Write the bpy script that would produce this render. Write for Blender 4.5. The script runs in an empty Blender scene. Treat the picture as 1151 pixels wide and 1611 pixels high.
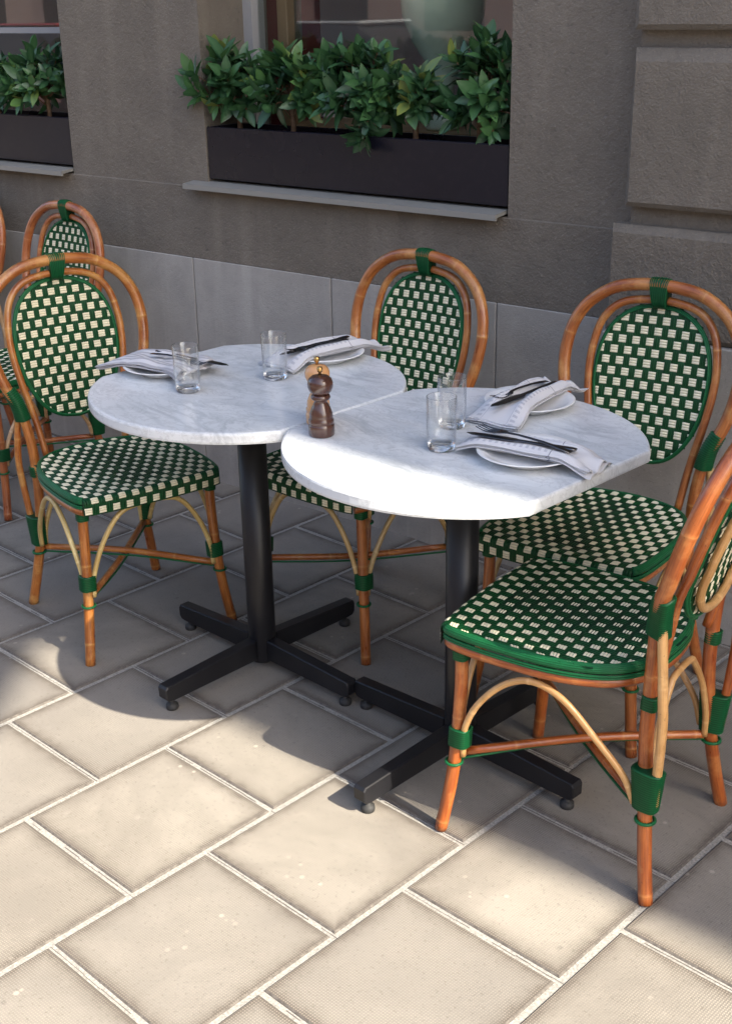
import bpy, bmesh, math, random
from mathutils import Vector, Matrix
random.seed(7)
R = math.radians
scene = bpy.context.scene
# ---------------------------------------------------------------- camera
YAW, PITCH, ROLL = -0.7709, 0.3853, -0.0188
fw = Vector((math.sin(YAW)*math.cos(PITCH), math.cos(YAW)*math.cos(PITCH), -math.sin(PITCH)))
rt = Vector((math.cos(YAW), -math.sin(YAW), 0)); up = rt.cross(fw)
rt, up = (math.cos(ROLL)*rt+math.sin(ROLL)*up), (-math.sin(ROLL)*rt+math.cos(ROLL)*up)
cd = bpy.data.cameras.new('camera'); cam = bpy.data.objects.new('camera', cd); scene.collection.objects.link(cam)
m = Matrix((rt, up, -fw)).transposed().to_4x4(); m.translation = Vector((2.8108, -0.9069, 1.5827)); cam.matrix_world = m
cd.sensor_fit = 'HORIZONTAL'; cd.sensor_width = 36.0; cd.lens = 1989.0/1151.0*36.0
cd.clip_start = 0.05; cd.clip_end = 500
scene.camera = cam
# ---------------------------------------------------------------- sky, sun, exposure
SUN = Vector((0.8365, 0.059, 0.735)).normalized()
w = bpy.data.worlds.new('World'); scene.world = w; w.use_nodes = True
nt = w.node_tree; bg = nt.nodes['Background']
sky = nt.nodes.new('ShaderNodeTexSky'); sky.sky_type = 'NISHITA'; sky.sun_disc = False
sky.sun_elevation = math.asin(SUN.z); sky.sun_rotation = math.atan2(SUN.x, SUN.y)
sky.dust_density = 3.5; sky.ozone_density = .8
nt.links.new(sky.outputs[0], bg.inputs[0]); bg.inputs[1].default_value = 0.15
sl = bpy.data.lights.new('sun', 'SUN'); sl.energy = 4.7; sl.angle = R(0.53); sl.color = (1.0, 0.915, 0.77)
so = bpy.data.objects.new('sun', sl); scene.collection.objects.link(so)
so.rotation_euler = SUN.to_track_quat('Z', 'Y').to_euler(); so.location = (5, 0, 6)
scene.view_settings.view_transform = 'Standard'; scene.view_settings.look = 'None'
scene.view_settings.exposure = 1.62; scene.view_settings.gamma = 1
scene.cycles.max_bounces = 10; scene.cycles.transparent_max_bounces = 12
scene.cycles.caustics_refractive = False; scene.cycles.caustics_reflective = False

# ---------------------------------------------------------------- object helpers
C = scene.collection
def tag(o, label=None, cat=None, group=None, kind=None):
    if label: o['label'] = label
    if cat: o['category'] = cat
    if group: o['group'] = group
    if kind: o['kind'] = kind
    return o
def thing(name, loc, rz=0, label=None, cat=None, group=None):
    o = bpy.data.objects.new(name, None); C.objects.link(o); o.location = loc; o.rotation_euler = (0, 0, rz)
    o.empty_display_size = .1
    return tag(o, label, cat, group)
class MB:
    """collects geometry; V verts, F faces (tuple, material index), per-vertex colour, per-face-corner uv"""
    def __init__(s): s.V = []; s.F = []; s.M = []; s.col = []; s.uv = []; s.sm = []
    def v(s, p, c=(0, 0, 0)): s.V.append(tuple(p)); s.col.append(c); return len(s.V)-1
    def f(s, ids, mi=0, uv=None, smooth=True):
        s.F.append(tuple(ids)); s.M.append(mi); s.uv.append(uv or [(0, 0)]*len(ids)); s.sm.append(smooth)
    def quad(s, p, mi=0, uv=None, c=(0, 0, 0)): s.f([s.v(q, c) for q in p], mi, uv, False)
    def box(s, x0, x1, y0, y1, z0, z1, mi=0, T=lambda p: p, bev=0, c=(0, 0, 0)):
        if bev:
            b = bev; xs = (x0, x0+b, x1-b, x1); ys = (y0, y0+b, y1-b, y1); zs = (z0, z0+b, z1-b, z1)
            def g(i, j, k): return T((xs[i], ys[j], zs[k]))
            idx = {}
            def vv(i, j, k):
                if (i, j, k) not in idx: idx[(i, j, k)] = s.v(g(i, j, k), c)
                return idx[(i, j, k)]
            for a in (0, 3):
                o = (lambda q: q) if a else (lambda q: q[::-1])
                s.f(o([vv(a, 1, 1), vv(a, 2, 1), vv(a, 2, 2), vv(a, 1, 2)]), mi, None, False)
                s.f(o([vv(2, a, 1), vv(1, a, 1), vv(1, a, 2), vv(2, a, 2)]), mi, None, False)
                s.f(o([vv(1, 1, a), vv(2, 1, a), vv(2, 2, a), vv(1, 2, a)]), mi, None, False)
            n = lambda a: 1 if a == 0 else 2
            for a in (0, 3):
                for b_ in (0, 3):
                    s.f([vv(a, n(b_), 1), vv(n(a), b_, 1), vv(n(a), b_, 2), vv(a, n(b_), 2)], mi, None, False)
                    s.f([vv(a, 1, n(b_)), vv(n(a), 1, b_), vv(n(a), 2, b_), vv(a, 2, n(b_))], mi, None, False)
                    s.f([vv(1, a, n(b_)), vv(1, n(a), b_), vv(2, n(a), b_), vv(2, a, n(b_))], mi, None, False)
                    for d in (0, 3): s.f([vv(a, n(b_), n(d)), vv(n(a), b_, n(d)), vv(n(a), n(b_), d)], mi, None, False)
            return
        P = [s.v(T((x, y, z)), c) for z in (z0, z1) for y in (y0, y1) for x in (x0, x1)]
        for q in ((0, 2, 3, 1), (4, 5, 7, 6), (0, 1, 5, 4), (2, 6, 7, 3), (0, 4, 6, 2), (1, 3, 7, 5)):
            s.f([P[i] for i in q], mi, None, False)
    def build(s, name, mats, parent=None, smooth=None, recalc=True):
        me = bpy.data.meshes.new(name); me.from_pydata(s.V, [], s.F)
        for m_ in (mats if isinstance(mats, (list, tuple)) else [mats]): me.materials.append(m_)
        ca = me.color_attributes.new('tone', 'FLOAT_COLOR', 'POINT')
        for i, c in enumerate(s.col): ca.data[i].color = (*c, 1)
        uvl = me.uv_layers.new(name='UVMap'); k = 0
        for p, mi, uv, sm in zip(me.polygons, s.M, s.uv, s.sm):
            p.material_index = mi; p.use_smooth = sm if smooth is None else smooth
            for j in range(p.loop_total): uvl.data[p.loop_start+j].uv = uv[j]
        if recalc:
            bm = bmesh.new(); bm.from_mesh(me); bmesh.ops.recalc_face_normals(bm, faces=bm.faces); bm.to_mesh(me); bm.free()
        me.update()
        o = bpy.data.objects.new(name, me); C.objects.link(o)
        if parent: o.parent = parent
        return o
def catmull(pts, n=8):
    P = [Vector(p) for p in pts]
    if len(P) < 3: return P
    out = []
    Q = [P[0]*2-P[1]]+P+[P[-1]*2-P[-2]]
    for i in range(1, len(Q)-2):
        a, b, c, d = Q[i-1:i+3]
        for k in range(n):
            t = k/n
            out.append(.5*((2*b)+(c-a)*t+(2*a-5*b+4*c-d)*t*t+(3*b-a-3*c+d)*t**3))
    out.append(P[-1]); return out
def frames(P, hint=None):
    T = [(P[min(i+1, len(P)-1)]-P[max(i-1, 0)]).normalized() for i in range(len(P))]
    h = Vector(hint) if hint else (Vector((0, 0, 1)) if abs(T[0].z) < .9 else Vector((1, 0, 0)))
    N = []; n = (h-T[0]*h.dot(T[0])).normalized()
    for t in T:
        n = (n-t*n.dot(t)).normalized(); N.append(n)
    return T, N
def tube(mb, pts, r, seg=10, n=8, nodes=None, closed_ends=True, mi=0, swell=.09):
    """cane: nodes = spacing of its rings (metres), swollen and paler there"""
    P = catmull(pts, n); T, N = frames(P)
    L = [0]
    for a, b in zip(P, P[1:]): L.append(L[-1]+(b-a).length)
    tot = L[-1]; samp = [(l, 0.0) for l in L]
    if nodes:
        k = random.uniform(.35, .8)*nodes
        while k < tot-.01:
            samp = [q for q in samp if abs(q[0]-k) > .006]
            nd_ = random.uniform(.45, 1); samp += [(k-.006, 0), (k-.0024, .5*nd_), (k, nd_), (k+.0016, .35*nd_), (k+.007, 0)]
            k += nodes*random.uniform(.6, 1.45)
        samp.sort()
    def at(l):
        i = 0
        while i < len(L)-2 and L[i+1] < l: i += 1
        t = (l-L[i])/max(1e-9, L[i+1]-L[i])
        return P[i].lerp(P[i+1], t), T[i].lerp(T[i+1], t).normalized(), N[i].lerp(N[i+1], t).normalized(), (i+t)/(len(P)-1)
    rings = []; off = random.random()*10; vr = random.uniform(.3, 1)
    for l, nd in samp:
        if l < 0 or l > tot: continue
        p, t, nn, f_ = at(l); b = t.cross(nn)
        rr = r(f_) if callable(r) else r
        rr *= 1+swell*nd*vr
        rings.append(([mb.v(p+(nn*math.cos(a)+b*math.sin(a))*rr, (nd, 0, 0)) for a in [2*math.pi*j/seg for j in range(seg)]], l))
    for (A, la), (B, lb) in zip(rings, rings[1:]):
        for j in range(seg):
            k = (j+1) % seg
            mb.f([A[j], A[k], B[k], B[j]], mi, [(la+off, j/seg), (la+off, (j+1)/seg), (lb+off, (j+1)/seg), (lb+off, j/seg)])
    if closed_ends:
        mb.f(rings[0][0][::-1], mi, None, False); mb.f(rings[-1][0], mi, None, False)
def lathe(mb, prof, seg=32, c=(0, 0, 0), mi=0, cap=False):
    rings = []
    for r_, z in prof:
        if r_ < 1e-6: rings.append([mb.v((c[0], c[1], c[2]+z))])
        else: rings.append([mb.v((c[0]+r_*math.cos(2*math.pi*j/seg), c[1]+r_*math.sin(2*math.pi*j/seg), c[2]+z)) for j in range(seg)])
    for A, B in zip(rings, rings[1:]):
        for j in range(seg):
            k = (j+1) % seg
            if len(A) == 1 and len(B) == 1: continue
            if len(A) == 1: mb.f([A[0], B[k], B[j]], mi)
            elif len(B) == 1: mb.f([A[j], A[k], B[0]], mi)
            else: mb.f([A[j], A[k], B[k], B[j]], mi)
def wrap(mb, pts, ab, axis, ring=.0046, seg=16):
    """cord wound round a bundle of canes: ridged sleeve, semi-axes ab[0]->ab[1], first semi-axis along `axis`"""
    P = catmull(pts, 6); L = sum((b-a).length for a, b in zip(P, P[1:])); n = max(3, int(L/ring))
    T, _ = frames(P); rings = []
    for i in range(2*n+1):
        f_ = i/(2*n); q = f_*(len(P)-1); k = min(int(q), len(P)-2)
        p = P[k].lerp(P[k+1], q-k); t = T[k]
        a = Vector(axis); a = (a-t*a.dot(t)).normalized(); b = t.cross(a)
        A = ab[0][0]+(ab[1][0]-ab[0][0])*f_; B = ab[0][1]+(ab[1][1]-ab[0][1])*f_
        s = 1.0 if i % 2 else .885
        if i in (0, 2*n): s = .8
        rings.append([mb.v(p+a*(A*s*math.copysign(abs(math.cos(u))**.62, math.cos(u)))+b*(B*s*math.copysign(abs(math.sin(u))**.62, math.sin(u))), (0, 0 if i % 2 else 1, 0)) for u in [2*math.pi*j/seg for j in range(seg)]])
    for q_, (A, B) in enumerate(zip(rings, rings[1:])):
        for j in range(seg): mb.f([A[j], A[(j+1) % seg], B[(j+1) % seg], B[j]])
    mb.f(rings[0][::-1]); mb.f(rings[-1])
def dup(root, loc, rz, label=None, group=None):
    r = root.copy(); C.objects.link(r); r.location = loc; r.rotation_euler = (0, 0, rz)
    if label: r['label'] = label
    if group: r['group'] = group
    for ch in list(root.children):
        c = ch.copy(); C.objects.link(c); c.parent = r
        for g in list(ch.children):
            d = g.copy(); C.objects.link(d); d.parent = c
    return r

# ---------------------------------------------------------------- materials
def mat(name, col=(.5, .5, .5), rough=.6, metal=0, spec=.5):
    m_ = bpy.data.materials.new(name); m_.use_nodes = True
    b = m_.node_tree.nodes['Principled BSDF']
    b.inputs['Base Color'].default_value = (*col, 1); b.inputs['Roughness'].default_value = rough
    b.inputs['Metallic'].default_value = metal; b.inputs['Specular IOR Level'].default_value = spec
    return m_, m_.node_tree, b
class NG:
    def __init__(s, nt): s.nt = nt
    def n(s, t, **k):
        x = s.nt.nodes.new('ShaderNode'+t)
        for a, v in k.items(): setattr(x, a, v)
        return x
    def l(s, a, b): s.nt.links.new(a, b)
    def coord(s, kind='Object', scale=(1, 1, 1), rot=(0, 0, 0)):
        t = s.n('TexCoord'); mp = s.n('Mapping'); s.l(t.outputs[kind], mp.inputs[0]); mp.inputs['Scale'].default_value = scale; mp.inputs['Rotation'].default_value = rot
        return mp.outputs[0]
    def noise(s, vec, scale, detail=4, rough=.55, dist=0):
        x = s.n('TexNoise'); s.l(vec, x.inputs['Vector']); x.inputs['Scale'].default_value = scale; x.inputs['Detail'].default_value = detail
        x.inputs['Roughness'].default_value = rough; x.inputs['Distortion'].default_value = dist; return x.outputs['Fac']
    def ramp(s, fac, stops, interp='LINEAR'):
        x = s.n('ValToRGB'); x.color_ramp.interpolation = interp; e = x.color_ramp.elements
        while len(e) < len(stops): e.new(.5)
        for i, (p, c) in enumerate(stops): e[i].position = p; e[i].color = (*c, 1) if len(c) == 3 else c
        s.l(fac, x.inputs[0]); return x.outputs[0]
    def mix(s, fac, a, b, mode='MIX'):
        x = s.n('Mix', data_type='RGBA', blend_type=mode)
        for v, i in ((fac, 0), (a, 6), (b, 7)):
            if hasattr(v, 'links'): s.l(v, x.inputs[i])
            elif i == 0: x.inputs[0].default_value = v
            else: x.inputs[i].default_value = (*v, 1)
        return x.outputs[2]
    def math(s, op, a, b=0, c=None):
        x = s.n('Math', operation=op)
        for i, v in enumerate((a, b) if c is None else (a, b, c)):
            if hasattr(v, 'links'): s.l(v, x.inputs[i])
            else: x.inputs[i].default_value = v
        return x.outputs[0]
    def bump(s, h, strength, dist, b):
        x = s.n('Bump'); s.l(h, x.inputs['Height']); x.inputs['Strength'].default_value = strength; x.inputs['Distance'].default_value = dist
        s.l(x.outputs[0], b.inputs['Normal']); return x
def attr(g, name='tone'):
    a = g.n('Attribute', attribute_name=name); sp = g.n('SeparateColor'); g.l(a.outputs['Color'], sp.inputs[0]); return sp.outputs

def rattan(name, dark, light, pale, rough=.32):
    m_, nt_, b = mat(name, light, rough); g = NG(nt_)
    uv = g.coord('UV', (9, 3.2, 1)); n1 = g.noise(uv, 1.0, 5, .6)
    uv2 = g.coord('UV', (14, 26, 1)); n2 = g.noise(uv2, 1.0, 4, .6, .3)
    ob = g.noise(g.coord('Object'), 13, 5, .65)
    c = g.ramp(n1, [(.3, dark), (.62, light)])
    c = g.mix(g.ramp(n2, [(.44, (0, 0, 0)), (.72, (.55, .55, .55))]), c, tuple(x*.5 for x in dark))
    c = g.mix(g.ramp(ob, [(.50, (0, 0, 0)), (.70, (.6, .6, .6))]), c, pale)
    at = attr(g); c = g.mix(g.math('MULTIPLY', at[0], .6), c, pale)
    oi = g.n('ObjectInfo'); c = g.mix(1.0, c, oi.outputs['Color'], 'MULTIPLY')
    sc = g.noise(g.coord('Object', (1, 1, 1)), 160, 2); c = g.mix(g.ramp(sc, [(.7, (0, 0, 0)), (.74, (.55, .55, .55))]), c, tuple(x*.3 for x in dark))
    g.l(c, b.inputs['Base Color'])
    g.l(g.ramp(n1, [(.3, (rough-.08,)*3), (.7, (rough+.18,)*3)]), b.inputs['Roughness'])
    g.bump(n2, .25, .001, b); b.inputs['Coat Weight'].default_value = .35; b.inputs['Coat Roughness'].default_value = .22
    return m_
M_cane = rattan('varnished rattan', (.20, .048, .012), (.42, .145, .036), (.58, .33, .13))
M_pale = rattan('peeled cane', (.42, .27, .11), (.60, .43, .21), (.72, .6, .38), .4)
def strand(name, col, col2, rough=.35):
    m_, nt_, b = mat(name, col, rough); g = NG(nt_)
    n = g.noise(g.coord('Object'), 60, 3); g.l(g.mix(g.math('MULTIPLY', attr(g)[1], .75), g.mix(n, col, col2), tuple(x*.2 for x in col)), b.inputs['Base Color']); b.inputs['Specular IOR Level'].default_value = .22  # second tone channel puts crease shade into the cord colour
    g.bump(g.noise(g.coord('Object'), 500, 2), .15, .0004, b); return m_
M_green = strand('green resin cord', (.006, .076, .026), (.011, .125, .042), .38)
M_dgreen = strand('dark green strand', (.002, .030, .009), (.006, .070, .020), .40)
M_cream = strand('cream strand', (.68, .62, .43), (.82, .77, .59), .5)
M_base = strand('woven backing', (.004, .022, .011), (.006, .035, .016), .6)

def marble():
    m_, nt_, b = mat('carrara marble', (.8, .8, .8), .3); g = NG(nt_)
    v = g.coord('Object', (1.0, 2.1, 1.0), (0, 0, R(28)))
    w1 = g.noise(v, 3.2, 9, .62, .9); vein = g.ramp(w1, [(.445, (0, 0, 0)), (.492, (1, 1, 1)), (.51, (1, 1, 1)), (.56, (0, 0, 0))])
    w2 = g.noise(g.coord('Object', (1, 1.6, 1), (0, 0, R(-20))), 13, 8, .7, .7); v2 = g.ramp(w2, [(.47, (0, 0, 0)), (.5, (1, 1, 1)), (.53, (0, 0, 0))])
    cl = g.noise(v, 2.2, 5, .6); cloud = g.ramp(cl, [(.3, (.60, .635, .66)), (.7, (.79, .805, .81))])
    gate = g.ramp(g.noise(g.coord('Object'), 4.5, 2), [(.45, (0, 0, 0)), (.62, (1, 1, 1))])
    c = g.mix(g.math('MULTIPLY', g.math('MULTIPLY', vein, .42), gate), cloud, (.36, .39, .42))
    c = g.mix(g.math('MULTIPLY', v2, .38), c, (.36, .38, .4))
    g.l(c, b.inputs['Base Color']); b.inputs['Roughness'].default_value = .2
    g.bump(g.noise(g.coord('Object'), 300, 2), .03, .0005, b); return m_
M_marble = marble()
def blackmetal():
    m_, nt_, b = mat('powder coated metal', (.008, .008, .010), .34, 0, .4); g = NG(nt_)
    n = g.noise(g.coord('Object'), 6, 4); g.l(g.ramp(n, [(.3, (.005, .005, .007)), (.7, (.012, .012, .014))]), b.inputs['Base Color'])
    g.l(g.ramp(n, [(.3, (.3,)*3), (.7, (.46,)*3)]), b.inputs['Roughness'])
    g.bump(g.noise(g.coord('Object'), 700, 2), .12, .0004, b); return m_
M_black = blackmetal()
M_rubber, _, _ = mat('rubber pad', (.02, .02, .02), .7)

def stucco(name, c1, c2, bs=220, bstr=.5):
    m_, nt_, b = mat(name, c1, .88, 0, .25); g = NG(nt_); oc = g.coord('Object')
    n = g.noise(oc, 1.6, 5, .6); n2 = g.noise(oc, bs, 3, .6); n3 = g.noise(oc, bs*.3, 4, .6)
    c = g.mix(g.ramp(n, [(.35, (0, 0, 0)), (.68, (1, 1, 1))]), c1, c2)
    mo = g.noise(oc, 7, 5, .7, .4); c = g.mix(g.ramp(mo, [(.36, (.0,)*3), (.66, (.55,)*3)]), c, tuple(x*.78 for x in c1)); dr = g.noise(g.coord('Object', (6, 6, .5)), 1.4, 4, .6); c = g.mix(g.ramp(dr, [(.52, (0,)*3), (.72, (.4,)*3)]), c, tuple(x*1.25 for x in c2))
    c = g.mix(g.ramp(n2, [(.62, (0, 0, 0)), (.78, (.5, .5, .5))]), c, tuple(min(1, x*1.9) for x in c2))
    c = g.mix(g.ramp(n3, [(.28, (.45, .45, .45)), (.4, (0, 0, 0))]), c, tuple(x*.55 for x in c1))
    g.l(c, b.inputs['Base Color']); h = g.math('ADD', n2, g.math('MULTIPLY', n3, 1.2)); g.bump(h, bstr, .006, b); return m_
M_stucco = stucco('taupe stucco', (.158, .138, .113), (.195, .170, .139), 170, .75)
M_plinth = stucco('grey plinth stone', (.31, .295, .27), (.38, .36, .33), 320, .3)
M_facade, _, _ = mat('far facade render', (.42, .30, .26), .85)
M_sill, _, _ = mat('painted sill', (.22, .215, .195), .55)
M_sillun, _, _ = mat('sill underside', (.12, .11, .10), .7)

def slabmat():
    m_, nt_, b = mat('concrete slab', (.4, .36, .3), .85, 0, .25); g = NG(nt_)
    at = attr(g); uvt = g.n('TexCoord'); sp = g.n('SeparateXYZ'); g.l(uvt.outputs['UV'], sp.inputs[0])
    def ed(o): return g.math('MINIMUM', o, g.math('SUBTRACT', 1.0, o))
    e = g.math('MINIMUM', ed(sp.outputs[0]), ed(sp.outputs[1]))
    oc = g.coord('Object'); nz = g.noise(oc, 26, 5, .65); nb = g.noise(oc, 5, 4, .6); nf = g.noise(oc, 120, 3, .6)
    edge = g.ramp(g.math('ADD', e, g.math('MULTIPLY', g.math('SUBTRACT', nz, .5), .09)), [(.010, (1, 1, 1)), (.03, (.6, .6, .6)), (.055, (.28, .28, .28)), (.11, (0, 0, 0))])
    base = g.mix(g.ramp(nb, [(.32, (0, 0, 0)), (.68, (1, 1, 1))]), (.200, .180, .153), (.285, .258, .220))
    base = g.mix(at[0], base, (.228, .206, .176)); st = g.noise(oc, 1.7, 5, .7, .6); base = g.mix(g.ramp(st, [(.42, (0, 0, 0)), (.60, (.7, .7, .7))]), base, (.155, .138, .118))
    sc = g.noise(g.coord('Object'), 18, 5, .7); base = g.mix(g.ramp(sc, [(.62, (0, 0, 0)), (.74, (.4, .4, .4))]), base, (.31, .285, .25))
    base = g.mix(g.math('MULTIPLY', at[1], .8), base, (.165, .152, .138))
    base = g.mix(g.math('MULTIPLY', edge, .95), base, (.10, .085, .072))
    # pale spatter marks
    gm = g.n('TexVoronoi'); g.l(oc, gm.inputs['Vector']); gm.inputs['Scale'].default_value = 5.5
    base = g.mix(g.ramp(g.math('ADD', gm.outputs['Distance'], g.math('MULTIPLY', nz, .05)), [(.060, (.75,)*3), (.078, (0, 0, 0))]), base, (.10, .09, .082))
    vo = g.n('TexVoronoi'); g.l(oc, vo.inputs['Vector']); vo.inputs['Scale'].default_value = 26
    spot = g.ramp(vo.outputs['Distance'], [(.10, (1, 1, 1)), (.17, (0, 0, 0))]); gate = g.ramp(g.noise(oc, 2.6, 2), [(.56, (0, 0, 0)), (.62, (1, 1, 1))])
    base = g.mix(g.math('MULTIPLY', g.math('MULTIPLY', spot, gate), .6), base, (.42, .38, .32))
    # linen-like ribbing pressed in the slab
    wv = g.n('TexWave', wave_type='BANDS', bands_direction='X'); g.l(oc, wv.inputs['Vector']); wv.inputs['Scale'].default_value = 62; wv.inputs['Distortion'].default_value = .6; wv.inputs['Detail'].default_value = 1
    wy = g.n('TexWave', wave_type='BANDS', bands_direction='Y'); g.l(oc, wy.inputs['Vector']); wy.inputs['Scale'].default_value = 62; wy.inputs['Distortion'].default_value = .6; wy.inputs['Detail'].default_value = 1
    rib = g.math('MULTIPLY', wv.outputs['Fac'], wy.outputs['Fac'])
    keep = g.ramp(g.noise(oc, 3.3, 4), [(.38, (.25,)*3), (.6, (1, 1, 1))]); rb = g.math('MULTIPLY', rib, keep)
    base = g.mix(g.math('MULTIPLY', rb, .6), base, (.33, .295, .24))
    base = g.mix(g.ramp(nf, [(.3, (.35,)*3), (.42, (0, 0, 0))]), base, (.09, .078, .065))
    g.l(base, b.inputs['Base Color'])
    h = g.math('ADD', g.math('MULTIPLY', rb, .7), nf); g.bump(h, .5, .0016, b); return m_
M_slab = slabmat()
def simple_noise(name, c1, c2, sc, rough, bstr=.4, bd=.003):
    m_, nt_, b = mat(name, c1, rough, 0, .3); g = NG(nt_); n = g.noise(g.coord('Object'), sc, 5, .65)
    g.l(g.mix(g.ramp(n, [(.35, (0, 0, 0)), (.65, (1, 1, 1))]), c1, c2), b.inputs['Base Color']); g.bump(n, bstr, bd, b); return m_
M_mortar = simple_noise('joint mortar', (.20, .19, .172), (.36, .342, .31), 220, .9)
M_dirt = simple_noise('slab arris dirt', (.07, .062, .055), (.14, .125, .11), 90, .9)
M_asphalt = simple_noise('asphalt', (.045, .045, .046), (.07, .068, .066), 90, .9)
M_ground = simple_noise('far ground', (.25, .23, .2), (.32, .3, .27), 3, .9)

# ---------------------------------------------------------------- ground
g_ = MB(); g_.quad([(-160, -160, -.16), (160, -160, -.16), (160, 160, -.16), (-160, 160, -.16)])
tag(g_.build('ground', M_ground), kind='structure')
r_ = MB(); r_.quad([(-120, -13, -.125), (120, -13, -.125), (120, -4.6, -.125), (-120, -4.6, -.125)])
tag(r_.build('road', M_asphalt), kind='structure')
SX, SY, J = .3682, .3677, .0054
pv = MB()
pv.box(-9, 13, -4.6, 3.6, -.15, -.0032, 1)
for r in range(-12, 17):
    off = 0 if r % 2 else .5
    for k in range(-12, 7):
        x0, x1 = r*SX+J, (r+1)*SX-J; y0, y1 = (k+off)*SY+J, (k+off+1)*SY-J
        jx, jy, dz = random.uniform(-.0012, .0012), random.uniform(-.0012, .0012), random.uniform(-.0006, .0008)
        x0 += jx; x1 += jx; y0 += jy; y1 += jy
        c = (random.random(), random.random()**2, random.random())
        e = .0042
        A = [pv.v(p, c) for p in ((x0, y0, -.006), (x1, y0, -.006), (x1, y1, -.006), (x0, y1, -.006))]
        B = [pv.v(p, c) for p in ((x0+e*.3, y0+e*.3, -.0022+dz), (x1-e*.3, y0+e*.3, -.0022+dz), (x1-e*.3, y1-e*.3, -.0022+dz), (x0+e*.3, y1-e*.3, -.0022+dz))]
        D = [pv.v(p, c) for p in ((x0+e, y0+e, dz), (x1-e, y0+e, dz), (x1-e, y1-e, dz), (x0+e, y1-e, dz))]
        for i in range(4):
            j = (i+1) % 4
            pv.f([A[i], A[j], B[j], B[i]], 2, None, False); pv.f([B[i], B[j], D[j], D[i]], 2, None, False)
        pv.f(D, 0, [(0, 0), (1, 0), (1, 1), (0, 1)], False)
for r in range(-2, 9):                                     # hairline cracks along the middle of some joints
    off = 0 if r % 2 else .5
    for k in range(-3, 6):
        y = (k+off)*SY; x = r*SX+J
        while x < (r+1)*SX-J:
            dx = random.uniform(.02, .09)
            if random.random() < .7:
                w_ = random.uniform(.0006, .0015); o_ = random.uniform(-.0012, .0012)
                pv.quad([(x, y+o_-w_, -.0029), (x+dx, y+o_-w_, -.0029), (x+dx, y+o_+w_, -.0029), (x, y+o_+w_, -.0029)], 2)
            x += dx
tag(pv.build('pavement', [M_slab, M_mortar, M_dirt], recalc=False), kind='structure')
fp = MB(); fp.box(-60, 60, -20, -13, -.15, 0.0)
tag(fp.build('far_pavement', M_ground), kind='structure')

# ---------------------------------------------------------------- building (wall coordinates: s along, o out of wall, z)
WY = .09; WD = Vector((math.cos(WY), math.sin(WY), 0)); WN = Vector((math.sin(WY), -math.cos(WY), 0)); WO = Vector((0, 1.80, 0))
bld = thing('building', WO, WY, 'taupe rendered street building with grey stone plinth and planted window recesses', 'building')
# inside `bld` local space: x = s, y = -o
def wb(mb, s0, s1, o0, o1, z0, z1, mi=0, bev=0): mb.box(s0, s1, -o1, -o0, z0, z1, mi, bev=bev)
pl = MB(); s = -.56-.605*10
wb(pl, -9, 9.2, -.5, -.006, -.1, .786)
while s < 1.0:
    wb(pl, s+.002, min(s+.605, 1.032)-.002, -.006, 0.0, -.1, .79, bev=.0022); s += .605
pl.build('plinth', M_plinth, bld)
WIN = [(-2.32, -1.152), (-.477, .672)]; ZS = 1.032; ZT = 2.75
wl = MB()
wb(wl, -9, 9.2, -.5, -.010, .786, ZS-.006, bev=.003)
prev = -9
for a, b in WIN+[(99, 99)]:
    e = min(a, 1.30)
    wb(wl, prev, e, -.5, -.014, ZS-.006, ZT); prev = b
wb(wl, 1.30, 9.2, -.5, -.014, ZS-.006, ZT)
wb(wl, -9, 9.2, -.5, -.014, ZT, 9.0)
wl.build('wall', M_stucco, bld)
pb = MB(); E_ = 2.4
wb(pb, 1.062, E_, -.02, .028, 1.04, 3.0)
def block(s0, z0, z1, o, top=.03):
    P = lambda s_, o_, z_: (s_, -o_, z_)
    b = .012
    # front face with chamfered arris all round, deeper on top
    o1 = o; o0 = .024
    z1c = z1-top
    A = [P(s0+b, o1, z0+b), P(E_, o1, z0+b), P(E_, o1, z1c), P(s0+b, o1, z1c)]
    Bk = [P(s0, o1-.010, z0), P(E_, o1-.010, z0), P(E_, o1-.022, z1), P(s0, o1-.022, z1)]
    Ck = [P(s0, o0, z0), P(E_, o0, z0), P(E_, o0, z1), P(s0, o0, z1)]
    for X, Y in ((A, Bk), (Bk, Ck)):
        for i in range(4): pb.quad([X[i], X[(i+1) % 4], Y[(i+1) % 4], Y[i]])
    pb.quad(A)
for z0, z1 in ((1.098, 1.466), (1.506, 1.90), (1.94, 2.33), (2.37, 2.9)): block(1.060, z0, z1, .070)
block(1.026, .784, 1.052, .074, .018)
pb.build('pilaster', M_stucco, bld)
pp = MB(); wb(pp, 1.026, E_, -.003, .082, -.1, .781, bev=.003); pp.build('pilaster_plinth', M_plinth, bld)
# unseen slab added as sun blocker; its corner shades everything near the wall
by = MB(); Wm = Matrix.Translation(WO) @ Matrix.Rotation(WY, 4, 'Z'); Wi = Wm.inverted()
by.box(9.0, 9.6, 1.345, 6.0, -.1, 15.0, T=lambda p: tuple(Wi @ Vector(p)))
by.build('unseen_sun_blocker', M_stucco, bld)
aw = MB(); c0 = [(8.0, -.9, 5.44), (8.0, 2.3, 7.74), (5.0, 2.3, 7.74), (5.0, -.9, 5.44)]  # unseen sheet added to cast the slanted shade edge on the left paving
for dz in (0, .04): aw.quad([tuple(Wi @ Vector((p[0], p[1], p[2]+dz))) for p in c0])
aw.build('unseen_shade_sheet', M_facade, bld)
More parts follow.
